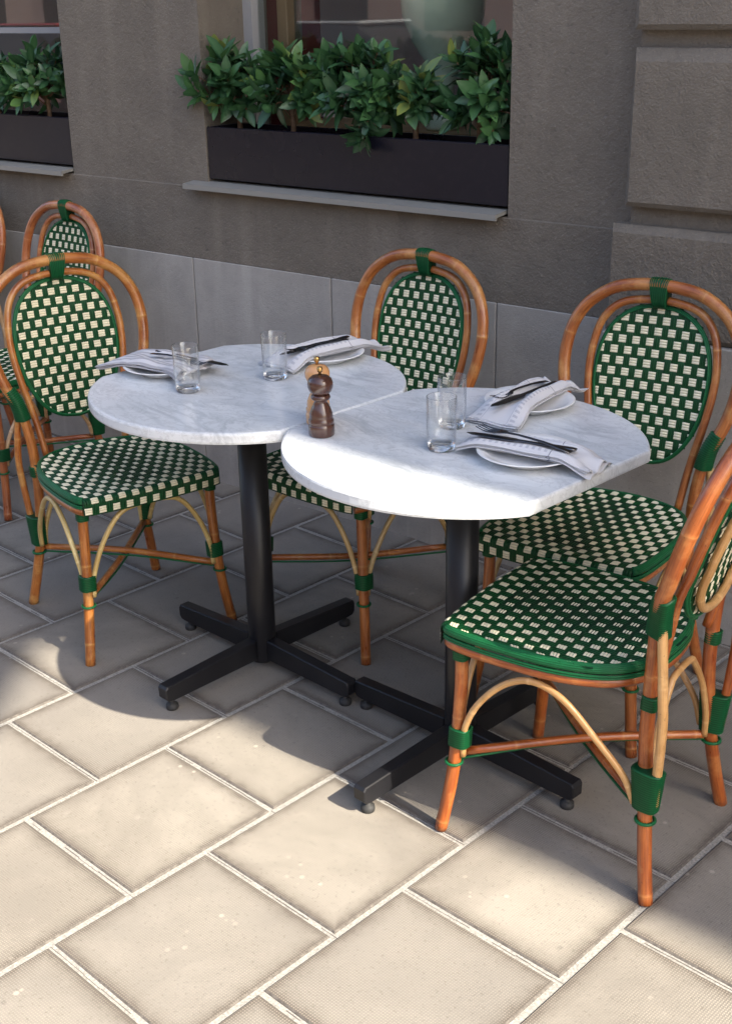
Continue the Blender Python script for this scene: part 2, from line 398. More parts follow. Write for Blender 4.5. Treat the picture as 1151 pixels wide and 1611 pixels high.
# sills, windows
M_frame, _, _ = mat('window frame paint', (.30, .30, .30), .5)
M_wood, _, _ = mat('tan timber', (.42, .26, .14), .5)
M_red, _, _ = mat('oxblood panel', (.16, .02, .022), .6)
def glassmat(name, tint=(1, 1, 1), ior=1.5):
    m_ = bpy.data.materials.new(name); m_.use_nodes = True; nt_ = m_.node_tree; nt_.nodes.remove(nt_.nodes['Principled BSDF']); g = NG(nt_)
    out = nt_.nodes['Material Output']; tr = g.n('BsdfTransparent'); tr.inputs[0].default_value = (*tint, 1); gl = g.n('BsdfGlossy'); gl.inputs['Roughness'].default_value = .01
    lw = g.n('LayerWeight'); lw.inputs[0].default_value = .5; mx = g.n('MixShader'); f0 = ((ior-1)/(ior+1))**2
    g.l(g.math('MULTIPLY_ADD', g.math('POWER', lw.outputs['Facing'], 3.2), 1-f0, f0), mx.inputs[0]); g.l(tr.outputs[0], mx.inputs[1]); g.l(gl.outputs[0], mx.inputs[2]); g.l(mx.outputs[0], out.inputs[0]); return m_
M_pane = glassmat('window glass', (.85, .88, .87), 1.75)
for i, (a, b) in enumerate(WIN):
    sm = MB(); z = ZS
    # folded sheet sill with drip edge
    prof = [(-.24, z+.022), (-.02, z+.012), (.036, z+.006), (.036, z-.010), (.028, z-.010), (.028, z-.003), (-.02, z+.002), (-.24, z+.008)]
    sa, sb = a-.068, b-.008
    n = len(prof)
    L = [sm.v((sa, -o, zz)) for o, zz in prof]; Rr = [sm.v((sb, -o, zz)) for o, zz in prof]
    # keep the inner part inside the recess
    for k in range(n):
        j = (k+1) % n; sm.f([L[k], L[j], Rr[j], Rr[k]], 0, None, False)
    sm.f(L, 0, None, False); sm.f(Rr[::-1], 0, None, False)
    sm.build('window_sill', M_sill, bld)
    fr = MB(); fo0, fo1 = -.275, -.215
    wb(fr, a, a+.038, fo0, fo1, ZS+.02, ZT); wb(fr, b-.038, b, fo0, fo1, ZS+.02, ZT); wb(fr, a+.038, b-.038, fo0, fo1, ZS+.02, ZS+.07)
    wb(fr, a+.038, b-.038, fo0, fo1, ZT-.05, ZT)
    if i == 0: wb(fr, a+.038, b-.038, fo0, fo1+.004, 1.488, 1.508)
    win = fr.build('window', M_frame, bld)
    gp = MB(); wb(gp, a+.036, b-.036, -.250, -.244, ZS+.06, ZT-.04); gp.build('pane', M_pane, win)
# interior seen through the glass
M_int, _, _ = mat('interior plaster', (.62, .45, .40), .9)
M_intd, _, _ = mat('interior dark floor', (.04, .03, .03), .7)
ir = MB(); s0, s1 = -2.6, .9
for q in ([(s0, 1.5, .3), (s1, 1.5, .3), (s1, 1.5, 2.9), (s0, 1.5, 2.9)], [(s0, .5, .3), (s0, 1.5, .3), (s0, 1.5, 2.9), (s0, .5, 2.9)], [(s1, .5, .3), (s1, 1.5, .3), (s1, 1.5, 2.9), (s1, .5, 2.9)], [(s0, .5, 2.9), (s1, .5, 2.9), (s1, 1.5, 2.9), (s0, 1.5, 2.9)]): ir.quad(q, 0)
ir.quad([(s0, .5, .3), (s1, .5, .3), (s1, 1.5, .3), (s0, 1.5, .3)], 1)
ir.build('interior_room', [M_int, M_intd], bld, recalc=False)
wbk = MB(); wb(wbk, -1.152, -.48, -.6, -.5, .3, 2.9); wbk.build('interior_pier', M_red, bld)
def wp(s_, o_, z_=0): return Wm @ Vector((s_, -o_, z_))
ip = MB(); ip.box(-.02, .02, -.02, .02, 0, 1.3, 0, bev=.003); ip.box(-.135, -.024, -.012, .012, 0, 1.3, 1, bev=.003)
o = thing('folding_screen', wp(-.405, -.34, 1.0), WY, 'dark red screen with a tan wooden post standing inside the planted window', 'screen')
a_ = MB(); a_.box(-.022, .022, -.02, .02, 0, 1.5, 0, bev=.003); a_.build('post', M_wood, o)
a_ = MB(); a_.box(-.135, -.024, -.012, .012, 0, 1.5, 0, bev=.003); a_.build('panel', M_red, o)
M_vase, nt_, b_ = mat('pale green glass', (.72, .80, .60), .15); b_.inputs['Coat Weight'].default_value = .5
vz = MB(); lathe(vz, [(0, 0), (.05, 0), (.055, .01), (.03, .04), (.035, .12), (.055, .2), (.095, .26), (.125, .33), (.135, .42), (.125, .52), (.09, .6), (.045, .65), (.04, .75), (.05, .78)], 32)
o = vz.build('tall_vase', M_vase); o.location = wp(.165, -.42, 1.20); tag(o, 'pale green bulbous glass vase standing behind the window glass', 'vase')
tb = MB(); tb.box(-.45, .75, -.22, .22, -.03, 0, 0, bev=.005); tb.box(.0, .06, -.03, .03, -.9, -.03)
o = tb.build('indoor_counter', M_wood); o.location = wp(0, -.55, 1.20); o.rotation_euler = (0, 0, WY); tag(o, 'wooden counter inside the building under the pale green vase', 'counter')
# across the street (seen only as reflections)
ob = thing('opposite_building', (-8, -17, 0), 0, 'pinkish rendered building across the street mirrored in the window glass', 'building')
om = MB(); om.box(-40, 40, -6, 0, -.1, 8)
om.build('wall', M_facade, ob)
M_dk, _, _ = mat('dark glazing', (.03, .035, .04), .1)
for k in range(-7, 8):
    for z0 in (1.0, 4.6):
        wmb = MB(); wmb.box(k*2.6-.65, k*2.6+.65, -.02, .03, z0, z0+2.0, 0, bev=.02); wmb.build('window', M_dk, ob)
def car(loc, rz, col, label, wagon=0):
    root = thing('parked_car', loc, rz, label, 'car'); Mp, _, bb = mat('car paint', col, .3); bb.inputs['Coat Weight'].default_value = 1
    low = [(-2.1, .35), (-2.12, .75), (-2.0, .88), (-1.2, .95), (1.1, .95), (1.9, .82), (2.1, .65), (2.1, .35)]
    top = [(-1.9+.3*(1-wagon), .94), (-1.5, 1.38), (-.9, 1.45), (.2, 1.42), (1.15, .94)]
    def ext(poly, w0, w1, name, m_, par):
        q = MB(); n = len(poly); zmax = max(p[1] for p in poly)
        Ls = [q.v((x, -(w0+(w1-w0)*max(0, (z-.94)/.5)), z)) for x, z in poly]; Rs = [q.v((x, (w0+(w1-w0)*max(0, (z-.94)/.5)), z)) for x, z in poly]
        for i in range(n): j = (i+1) % n; q.f([Ls[i], Ls[j], Rs[j], Rs[i]], 0, None, False)
        q.f(Ls, 0, None, False); q.f(Rs[::-1], 0, None, False); return q.build(name, m_, par)
    ext(low, .88, .88, 'body', Mp, root); ext(top, .82, .62, 'cabin_glass', M_dk, root)
    rf = MB(); rf.box(-1.5, .25, -.6, .6, 1.425, 1.475, 0, bev=.02); rf.build('roof', Mp, root)
    for x in (-1.35, 1.3):
        for y in (-.85, .85):
            wh = MB(); seg = 24
            for k in range(seg):
                a0, a1 = 2*math.pi*k/seg, 2*math.pi*(k+1)/seg
                for r0, r1, y0, y1 in ((0, .2, .06, .06), (.2, .3, .06, .07), (.3, .32, .07, .04), (.32, .32, .04, -.1)):
                    sg = math.copysign(1, y)
                    wh.quad([(x+r0*math.cos(a0), y+sg*y0, .32+r0*math.sin(a0)), (x+r1*math.cos(a0), y+sg*y1, .32+r1*math.sin(a0)), (x+r1*math.cos(a1), y+sg*y1, .32+r1*math.sin(a1)), (x+r0*math.cos(a1), y+sg*y0, .32+r0*math.sin(a1))])
            wh.build('wheel', M_rubber, root)
car((-7.0, -8.6, -.125), 0, (.30, .31, .33), 'pale grey parked car across the street mirrored in the window glass')
car((-12.2, -8.7, -.125), 0, (.22, .02, .015), 'red parked car across the street mirrored in the window glass')

# ---------------------------------------------------------------- planters and shrubs
def planterm():
    m_, nt_, b = mat('planter lacquer', (.012, .013, .018), .3); g = NG(nt_)
    n = g.noise(g.coord('Object'), 3, 4); g.l(g.ramp(n, [(.3, (.22,)*3), (.7, (.4,)*3)]), b.inputs['Roughness'])
    g.l(g.mix(g.ramp(g.noise(g.coord('Object'), 40, 5), [(.5, (0, 0, 0)), (.8, (.5,)*3)]), (.007, .006, .012), (.018, .014, .020)), b.inputs['Base Color']); b.inputs['Specular IOR Level'].default_value = .3; return m_
M_planter = planterm(); M_soil = simple_noise('potting soil', (.02, .014, .010), (.05, .035, .025), 60, .95, 1, .01)
def planter(s0, s1, label):
    o = thing('window_planter', wp((s0+s1)/2, -.095, ZS+.0215), WY, label, 'planter', 'planter boxes on the window sills')
    h = (s1-s0)/2; H = .162; t = .012; d = .078
    b = MB(); b.box(-h, h, -d, -d+t, 0, H, bev=.002); b.box(-h, h, d-t, d, 0, H, bev=.002); b.box(-h, -h+t, -d+t, d-t, 0, H, bev=.002); b.box(h-t, h, -d+t, d-t, 0, H, bev=.002); b.box(-h+t, h-t, -d+t, d-t, .004, .02)
    b.build('box', M_planter, o)
    q = MB(); n = 40
    for i in range(n):
        for j in range(4):
            x0, x1 = -h+t+(2*h-2*t)*i/n, -h+t+(2*h-2*t)*(i+1)/n; y0, y1 = -d+t+(2*d-2*t)*j/4, -d+t+(2*d-2*t)*(j+1)/4
            hh = lambda x, y: H-.02+.004*math.sin(x*91+y*60)
            q.quad([(x0, y0, hh(x0, y0)), (x1, y0, hh(x1, y0)), (x1, y1, hh(x1, y1)), (x0, y1, hh(x0, y1))])
    q.build('soil', M_soil, o); return o
planter(-.472, .667, 'black lacquered planter box on the middle window sill holding leafy shrubs')
planter(-2.31, -1.156, 'black planter box on the window sill at the far left')
def leafmat():
    m_, nt_, b = mat('laurel leaf', (.05, .12, .04), .36); g = NG(nt_); at = attr(g)
    c = g.ramp(at[0], [(0, (.010, .042, .018)), (.4, (.024, .088, .032)), (.75, (.055, .155, .045)), (.93, (.12, .24, .055)), (1, (.26, .30, .06))])
    n = g.noise(g.coord('Object'), 45, 3); c = g.mix(g.math('MULTIPLY', n, .25), c, (.02, .05, .03))
    c = g.mix(g.math('MULTIPLY', at[1], .45), c, (.10, .20, .09))
    g.l(c, b.inputs['Base Color']); b.inputs['Subsurface Weight'].default_value = 0
    tr = g.n('BsdfTranslucent'); g.l(c, tr.inputs[0]); mx = g.n('MixShader'); mx.inputs[0].default_value = .22
    out = nt_.nodes['Material Output']; g.l(b.outputs[0], mx.inputs[1]); g.l(tr.outputs[0], mx.inputs[2]); g.l(mx.outputs[0], out.inputs[0]); return m_
M_leaf = leafmat(); M_bark = simple_noise('shrub bark', (.10, .06, .035), (.2, .13, .08), 80, .85)
def leaf(mb, p, d, upv, L, W, tone):
    d = d.normalized(); sd = d.cross(upv)
    if sd.length < 1e-3: sd = d.cross(Vector((1, 0, 0)))
    sd.normalize(); n = sd.cross(d).normalized()
    prof = [(0, .06), (.18, .55), (.42, 1), (.68, .85), (.88, .4), (1, .02)]
    droop = random.uniform(.05, .3)*L; fold = random.uniform(.15, .4)
    rows = []
    for t, wd in prof:
        c = p+d*(L*t)-n*(droop*t*t); hw = W*wd*.5
        wavy = random.uniform(-.0015, .0015)
        rows.append([mb.v(c-sd*hw+n*(hw*fold+wavy), (tone, 0, 0)), mb.v(c, (tone, 1, 0)), mb.v(c+sd*hw+n*(hw*fold-wavy), (tone, 0, 0))])
    for A, B in zip(rows, rows[1:]):
        mb.f([A[0], A[1], B[1], B[0]]); mb.f([A[1], A[2], B[2], B[1]])
def shrub(s_, label, spread=.15, top=.27, tips=26, seed=1, extra=(), lean=0):
    rnd = random.Random(seed); random.seed(seed*13+5)
    root = thing('laurel_shrub', wp(s_, -.095, ZS+.165), WY, label, 'shrub', 'laurel shrubs in the window planters')
    st = MB(); tube(st, [(0, 0, -.02), (.004, -.003, .05), (-.004, .002, .12)], .0085, 8, 4)
    fo = MB(); cen = Vector((lean, -.03, .125))
    T = []; lo, hi = WIN[1] if s_ > -1 else WIN[0]
    for k in range(tips):
        a = rnd.uniform(0, 2*math.pi); e = rnd.uniform(-.45, 1.0)
        u = Vector((math.cos(a)*math.sqrt(1-min(.98, e*e)), math.sin(a)*math.sqrt(1-min(.98, e*e))*.62, e))
        rr = rnd.uniform(.55, 1.0)
        T.append((cen+Vector((u.x*spread*rr, u.y*spread*.75*rr, u.z*(top-.15)*rr)), u))
    for ex in extra: T.append((Vector(ex[:3]), Vector(ex[3:])))
    for q, u in T:
        q.y = min(q.y, .055)
        base = Vector((0, 0, .07+rnd.uniform(-.03, .05)))
        tube(st, [base, base.lerp(q, .5)+Vector((0, 0, .012)), q], .0025, 5, 3)
        dr = (u+Vector((0, -.15, .35))).normalized()
        if u.z < -.4: dr = (u+Vector((0, -.3, 0))).normalized()
        tone0 = rnd.uniform(.1, .75)
        nl = rnd.randint(8, 12); Ls = rnd.uniform(.85, 1.15)
        for i in range(nl):
            ph = i*2.4+rnd.uniform(-.3, .3); op = .25+1.15*(1-i/nl)+rnd.uniform(-.15, .15)
            ax = dr.orthogonal().normalized(); bx = dr.cross(ax)
            d = dr*math.cos(op)+(ax*math.cos(ph)+bx*math.sin(ph))*math.sin(op)
            p0 = q-dr*(.035*(1-i/nl))
            L = rnd.uniform(.045, .082)*Ls
            if (p0+d*L).y > .085: d.y = -abs(d.y)*.3; d.normalize()
            tip = p0+d*L; bad = False
            for z_ in (p0, tip, (p0+tip)/2):
                if z_.y > -.092 and not (lo+.012 < s_+z_.x < hi-.012): bad = True
            if bad: continue
            leaf(fo, p0, d, dr, L, L*rnd.uniform(.36, .50), min(1, max(0, tone0+rnd.uniform(-.2, .25)+(.15 if i > nl-4 else 0))))
    st.build('stem', M_bark, root); fo.build('foliage', M_leaf, root, recalc=False)
shrub(-.40, 'laurel shrub at the left end of the middle window planter, leaning over the wall edge', .135, .28, 36, 1, lean=-.03, extra=[(-.085, -.115, .13, -.7, -.5, .3), (-.075, -.12, .18, -.5, -.4, .6)])
shrub(-.17, 'laurel shrub second from the left in the middle window planter', .135, .265, 36, 2)
shrub(.12, 'bushiest laurel shrub with a sprig hanging over the front of the middle planter', .155, .31, 48, 3, extra=[(.07, -.10, .012, .1, -.5, -.7), (.05, -.10, .03, -.2, -.5, -.8), (.08, -.095, .06, .2, -.8, -.4)])
shrub(.30, 'small laurel shrub between the bushiest one and the right end one of the middle planter', .10, .23, 24, 4)
shrub(.52, 'tall upright laurel shrub at the right end of the middle window planter', .125, .34, 38, 5, lean=.02)
shrub(-1.36, 'laurel shrub nearest the wall in the far left window planter', .15, .28, 36, 6)
shrub(-1.66, 'laurel shrub cut by the picture edge in the far left planter', .15, .27, 34, 7)

# ---------------------------------------------------------------- rattan chair
BX = lambda z: -.186-.196*(z-.45)
def inside(poly, p):
    c = False; j = len(poly)-1
    for i in range(len(poly)):
        if (poly[i][1] > p[1]) != (poly[j][1] > p[1]) and p[0] < (poly[j][0]-poly[i][0])*(p[1]-poly[i][1])/(poly[j][1]-poly[i][1])+poly[i][0]: c = not c
        j = i
    return c
def clip_a(poly, a0, a1, b):
    xs = []; n = len(poly)
    for i in range(n):
        (x0, y0), (x1, y1) = poly[i], poly[(i+1) % n]
        if (y0 > b) != (y1 > b): xs.append(x0+(x1-x0)*(b-y0)/(y1-y0))
    if len(xs) < 2: return None
    lo, hi = max(a0, min(xs)), min(a1, max(xs))
    return (lo, hi) if hi-lo > .004 else None
def rib(mb, mp, a0, a1, b, w_, h, mi, swap=False, dip=.0010, seg=4):
    """one strand lying along a from a0 to a1, centred on b; mp(a,b)->(point, normal)"""
    rows = []
    for i in range(seg+1):
        t = i/seg; a = a0+(a1-a0)*t; env = math.sin(math.pi*t)**.5 if 0 < t < 1 else 0
        row = []
        for k, hh in ((-1, 0), (-.45, 1), (.45, 1), (1, 0)):
            bb = b+k*w_/2; p, n = mp(bb, a) if swap else mp(a, bb)
            row.append(mb.v(p+n*(-dip+(dip+h)*env*(.35+.65*hh) if hh else -dip*1.0)))
        rows.append(row)
    for A, B in zip(rows, rows[1:]):
        for k in range(3): mb.f([A[k], A[k+1], B[k+1], B[k]], mi)
def weave(mb, mp, poly, arange, brange, PA, PB, grn=1, crm=2, cs=.60, ch=.72):
    """a = direction of the cream strands; rows pitch PB; cream squares every PA, alternate rows shifted by half"""
    polyT = [(y, x) for x, y in poly]
    nb = int((brange[1]-brange[0])/PB)+2
    for j in range(-1, nb):
        b = brange[0]+(j+.5)*PB; sh = .5 if j % 2 else 0
        na = int((arange[1]-arange[0])/PA)+3
        for i in range(-1, na):
            a = arange[0]+(i+sh)*PA; hw = PA*cs/2
            for k in (-1, 0, 1):
                bb = b+k*PB*ch/3
                c = clip_a(poly, a-hw, a+hw, bb)
                if c: rib(mb, mp, c[0], c[1], bb, PB*ch/3*.93, .0016, crm)
            ag = a+PA/2; gw = PA*(1-cs)+.003
            for k in (-1, 0, 1):
                aa = ag+k*gw/3
                c = clip_a(polyT, b-PB*.66, b+PB*.66, aa)
                if c: rib(mb, mp, c[0], c[1], aa, gw/3*.9, .0013, grn, swap=True)
def sym(h): return h+[(-y, z) for y, z in h[::-1] if abs(y) > 1e-6]
PAN = [(0, .899), (.048, .893), (.090, .872), (.121, .838), (.139, .792), (.1445, .738), (.141, .686), (.130, .638), (.111, .595), (.084, .560), (.049, .538), (0, .529)]
def smoothpoly(h, n=3):
    P = catmull([(a, b, 0) for a, b in h], n); return [(p.x, p.y) for p in P]
SEAT = [(.252, 0), (.251, .08), (.246, .15), (.236, .182), (.213, .198), (.15, .206), (.07, .208), (0, .204), (-.065, .189), (-.12, .160), (-.155, .115), (-.172, .060), (-.177, 0)]
ZSEAT = .458
def make_chair():
    random.seed(21)
    root = thing('rattan_chair', (0, 0, 0), 0, 'rattan chair', 'chair', 'green and cream rattan bistro chairs')
    # --- seat
    half = smoothpoly([(y, x) for x, y in SEAT]); poly = [(y, x) for y, x in half]+[(-y, x) for y, x in half[::-1]][1:-1]
    out = [(y, x) for y, x in half]                       # (lateral, forward)
    full = [(x, y) for y, x in out]+[(x, -y) for y, x in out[::-1][1:-1]]
    sb = MB()
    fr0 = lambda y: .252-.3*y*y-(0 if abs(y) < .17 else (abs(y)-.17)**2*9)
    rw = .013; WR = .044                                   # wrap radius, front drop
    def mseat(a, b):                                       # a lateral y ; b distance measured back from bottom of the front wrap
        xf = fr0(a); t1 = WR-rw; t2 = t1+rw*math.pi/2
        sag = -.004*max(0, 1-(a/.19)**2)
        if b < t1: return Vector((xf, a, ZSEAT-WR+b)), Vector((1, 0, 0))
        if b < t2:
            th = (b-t1)/rw; return Vector((xf-rw+rw*math.cos(th), a, ZSEAT-rw+rw*math.sin(th))), Vector((math.cos(th), 0, math.sin(th)))
        d = b-t2; x = xf-rw-d
        return Vector((x, a, ZSEAT+sag*min(1, d/.06)*min(1, max(0, (x+.17)/.06)))), Vector((0, 0, 1))
    t2 = WR-rw+rw*math.pi/2
    ins = .005
    bpoly = [(-.188, .0), (.188, .0), (.190, t2)]
    sidep = []
    for x, y in full:
        pass
    hp = [(y, x) for y, x in half if x < .225]
    def shr(y, x): k = 1-ins/max(.05, math.hypot(x, y)); return y*k, x*k
    side = [(shr(y, x)[0], fr0(min(.18, y))-rw-shr(y, x)[1]+t2) for y, x in hp]
    bpoly = [(-.186, 0), (.186, 0), (.189, t2*.9)]+side+[(-a, b) for a, b in side[::-1][1:]]+[(-.189, t2*.9)]
    weave(sb, mseat, bpoly, (-.2135, .2135), (-.0015, .46), .0356, .0272, cs=.55, ch=.66)
    # backing sheet under the strands
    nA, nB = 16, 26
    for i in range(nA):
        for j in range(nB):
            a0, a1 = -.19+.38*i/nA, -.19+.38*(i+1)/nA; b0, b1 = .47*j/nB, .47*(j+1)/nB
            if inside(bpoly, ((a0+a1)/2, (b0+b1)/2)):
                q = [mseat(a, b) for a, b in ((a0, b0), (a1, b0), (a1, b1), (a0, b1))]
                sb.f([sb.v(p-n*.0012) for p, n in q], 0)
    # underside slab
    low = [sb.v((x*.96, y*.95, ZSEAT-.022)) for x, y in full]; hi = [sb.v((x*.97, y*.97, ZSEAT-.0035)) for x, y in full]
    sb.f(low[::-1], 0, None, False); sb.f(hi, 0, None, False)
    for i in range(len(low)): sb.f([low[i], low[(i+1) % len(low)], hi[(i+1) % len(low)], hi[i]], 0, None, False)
    seat = sb.build('seat', [M_base, M_dgreen, M_cream], root, recalc=False)
    ed = MB(); rimpts = [(x, y) for y, x in half if x < .236]
    path = [(x, y) for x, y in rimpts]+[(x, -y) for x, y in rimpts[::-1][1:]]
    for k in range(6):                                     # ropes of the border, rolling over the edge
        th = -.6+k*.42; rr = .0085
        pts = []
        for x, y in path:
            L = math.hypot(x, y); kx = (L-.0088+rr*math.cos(th))/L
            pts.append((x*kx, y*kx, ZSEAT-.0085+rr*math.sin(th)))
        tube(ed, pts, .0027, 6, 1)
    for k in range(2):
        pts = []
        for x, y in path:
            L = math.hypot(x, y); kx = (L-.0015)/L; pts.append((x*kx, y*kx, ZSEAT-.021-k*.005))
        tube(ed, pts, .0028, 6, 1)
    ed.build('border', M_green, seat)
    rl = MB(); rp = []
    for x, y in path:
        L = math.hypot(x, y); k = (L-.012)/L; rp.append((x*k, y*k, .421))
    tube(rl, rp[::2]+([rp[-1]] if (len(rp)-1) % 2 else []), .0112, 10, 3, nodes=.2)
    rl.build('seat_rail', M_cane, root)
    # --- back
    ph = smoothpoly(PAN); pf = sym(ph[:-1]+[ph[-1]])
    bk = MB()
    nrm = Vector((1, 0, -(-.196))).normalized()
    def mb_(sg):
        def f_(a, b):
            cv = -.010*(1-(a/.15)**2)                      # hollow towards the sitter's back
            return Vector((BX(b)+cv+sg*.0022, a, b)), nrm*sg
        return f_
    pin = [(a*.978, .708+(b-.708)*.982) for a, b in pf]
    for sg in (1, -1):
        weave(bk, mb_(sg), pin, (-.1725, .1725), (.518, .912), .0345, .0257)
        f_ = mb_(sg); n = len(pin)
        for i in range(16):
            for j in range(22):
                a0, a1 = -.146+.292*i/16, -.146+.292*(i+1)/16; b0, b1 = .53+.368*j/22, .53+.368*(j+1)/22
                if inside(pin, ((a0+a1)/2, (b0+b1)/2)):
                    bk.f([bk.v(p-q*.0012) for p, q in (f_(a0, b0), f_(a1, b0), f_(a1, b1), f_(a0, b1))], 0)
    back = bk.build('backrest', [M_base, M_dgreen, M_cream], root, recalc=False)
    rm = MB()
    loop = pf+[pf[0]]
    for dx, sc, r_ in ((0, 1.0, .0046), (.0048, .982, .0028), (-.0048, .982, .0028)):
        pts = [(BX(b)+dx-.010*(1-(a/.15)**2), a*sc, .708+(b-.708)*(1+(sc-1)*.8)) for a, b in loop]
        tube(rm, pts, r_, 7, 1, closed_ends=False)
    rm.build('rim', M_green, back)
    ul = MB(); pts = [(BX(b)-.019-.010*(1-(a/.15)**2), a*.86, .70+(b-.70)*.88) for a, b in pf if b < .80]
    # order the open loop from one side round the bottom to the other
    i0 = max(range(len(pts)-1), key=lambda i: (Vector(pts[i])-Vector(pts[i+1])).length)
    if (Vector(pts[i0])-Vector(pts[i0+1])).length > .1: pts = pts[i0+1:]+pts[:i0+1]
    tube(ul, pts, .0085, 8, 1, nodes=.16); ul.build('back_support', M_pale, back)
    hp = [(.176, .600), (.201, .652), (.217, .718), (.220, .782), (.207, .843), (.173, .896), (.111, .936), (.038, .950)]
    oh = MB(); tube(oh, [(BX(z)+.018, y, z) for y, z in hp]+[(BX(z)+.018, -y, z) for y, z in hp[::-1]], .0148, 14, 7, nodes=.30)
    oh.build('outer_hoop', M_cane, root)
    ip_ = [(.117, .44), (.130, .545), (.147, .635), (.158, .715), (.1575, .785), (.141, .853), (.100, .897), (.035, .913)]
    ih = MB(); tube(ih, [(BX(z)+.002, y, z) for y, z in ip_]+[(BX(z)+.002, -y, z) for y, z in ip_[::-1]], .0098, 12, 7, nodes=.27)
    ih.build('inner_hoop', M_cane, root)
    def bind(pts, ab, axis, ring=.0046): q = MB(); wrap(q, pts, ab, axis, ring); return q.build('binding', M_green, root)
    bind([(BX(.932)+.010, -.021, .931), (BX(.932)+.010, 0, .933), (BX(.932)+.010, .021, .931)], [(.0375, .0185), (.0375, .0185)], (.15, 0, 1))
    for s_ in (1, -1):
        lg = MB(); tube(lg, [(BX(.6)+.018, .176*s_, .600), (-.190, .162*s_, .54), (-.184, .152*s_, .45), (-.182, .152*s_, .33), (-.192, .160*s_, .2), (-.206, .177*s_, .09), (-.221, .193*s_, 0)], lambda f: .0138, 12, 6, nodes=.24)
        lg.build('leg', M_cane, root)
        lg = MB(); tube(lg, [(.195, .178*s_, .43), (.194, .180*s_, .33), (.199, .187*s_, .2), (.206, .195*s_, .11), (.221, .210*s_, 0)], .0132, 12, 6, nodes=.22)
        lg.build('leg', M_cane, root)
        br = MB(); tube(br, [(-.204, .174*s_, .575), (-.212, .180*s_, .51), (-.220, .184*s_, .43), (-.221, .179*s_, .36), (-.211, .166*s_, .20)], .0095, 10, 6, nodes=.17)
        br.build('side_brace', M_pale if s_ > 0 else M_cane, root)
        ar = MB(); tube(ar, [(.184, .187*s_, .176), (.181, .190*s_, .235), (.150, .195*s_, .305), (.095, .195*s_, .368), (.035, .194*s_, .396), (-.03, .19*s_, .376), (-.095, .183*s_, .312), (-.150, .172*s_, .245), (-.171, .164*s_, .19)], .0068, 9, 5, nodes=.15)
        ar.build('arch_brace', M_pale, root)
        bind([(-.2065, .192*s_, .636), (-.2005, .1765*s_, .60), (-.197, .169*s_, .57), (-.195, .1655*s_, .548)], [(.0190, .0172), (.0225, .0180)], (-1, .4*s_, 0))
        bind([(-.1965, .166*s_, .272), (-.195, .163*s_, .185)], [(.0325, .0205), (.0245, .0185)], (1, -.12*s_, 0))
        bind([(-.186, .153*s_, .418), (-.184, .152*s_, .388)], [(.016, .016), (.016, .016)], (1, 0, 0))
        bind([(.1925, .182*s_, .238), (.1935, .184*s_, .196)], [(.0222, .0215), (.0218, .021)], (1, 0, 0))
        bind([(.1955, .179*s_, .432), (.195, .179*s_, .388)], [(.0165, .0165), (.0158, .0158)], (1, 0, 0))
        rg = MB(); tube(rg, [(.203+.0165*math.cos(t*math.pi/6), .190*s_+.0165*math.sin(t*math.pi/6), .158) for t in range(13)], .0032, 6, 2, closed_ends=False); rg.build('cord_ring', M_green, root); rg = MB(); tube(rg, [(-.197+.0175*math.cos(t*math.pi/6), .165*s_+.0175*math.sin(t*math.pi/6), .162) for t in range(13)], .0036, 6, 2, closed_ends=False)
        rg.build('cord_ring', M_green, root)
        sx = MB(); dz = .011*s_
        tube(sx, [(.190, .175*s_, .178), (0, .01*s_, .178+dz), (-.184, -.150*s_, .178)], .0088, 10, 5, nodes=.23)
        sx.build('stretcher', M_cane, root)
        cd_ = MB(); tube(cd_, [(.200, .190*s_, .164), (.02, .02*s_, .166+dz), (-.20, -.168*s_, .164)], .0028, 6, 5); cd_.build('cord', M_green, root)
    for x, yy in ((.206, .173), (-.184, .147)):
        ar = MB(); h = [(x-.004, yy, .178), (x-.004, yy-.006, .235), (x-.002, yy-.036, .315), (x, yy-.085, .384), (x+.001, .035, .402)]
        tube(ar, h+[(a, -b, c) for a, b, c in h[::-1]], .0068, 9, 5, nodes=.15); ar.build('arch_brace', M_pale, root)
    return root
CH = make_chair()
def tint(root, c):
    for o in root.children:
        o.color = (*c, 1)
        for q in o.children: q.color = (*c, 1)
CH.location = (1.592, .984, 0); CH.rotation_euler = (0, 0, 3.29)
CH['label'] = 'nearest rattan chair at the right edge, its back turned to the viewer'
P_CH = [((.110, .911), -.199, 'golden rattan chair drawn up to the left end of the left marble table, facing right', (1.05, 1.08, .85)),
        ((.595, .358+1.0), -1.548, 'rattan chair behind the left marble table with its back to the window wall', (1.0, .98, .85)),
        ((1.306, 1.421), -1.426, 'rattan chair behind the right marble table, close to the grey pilaster', (.98, .92, .78)),
        ((-.965, 1.275), -1.56, 'rattan chair of the next table, its back seen just above the golden chair', (.95, .85, .9)),
        ((-1.615, 1.30), -1.56, 'rattan chair cut by the left picture edge, only a sliver of its hoop in view', (.95, .85, .9))]
for (x, y), rz, lab, c in P_CH: tint(dup(CH, (x, y, 0), rz, lab), c)
tint(CH, (1.02, .80, .62))
def settle(o):                                             # the nearest chair's back has settled further backwards
    if o.type == 'MESH' and o.data.users > 1 and max(v.co.z for v in o.data.vertices) > .62:
        o.data = o.data.copy()
        for v in o.data.vertices:
            if v.co.z > .58: v.co.x -= .13*(v.co.z-.58)*min(1, (v.co.z-.58)/.08)
for o in CH.children:
    settle(o)
    for q in o.children: settle(q)

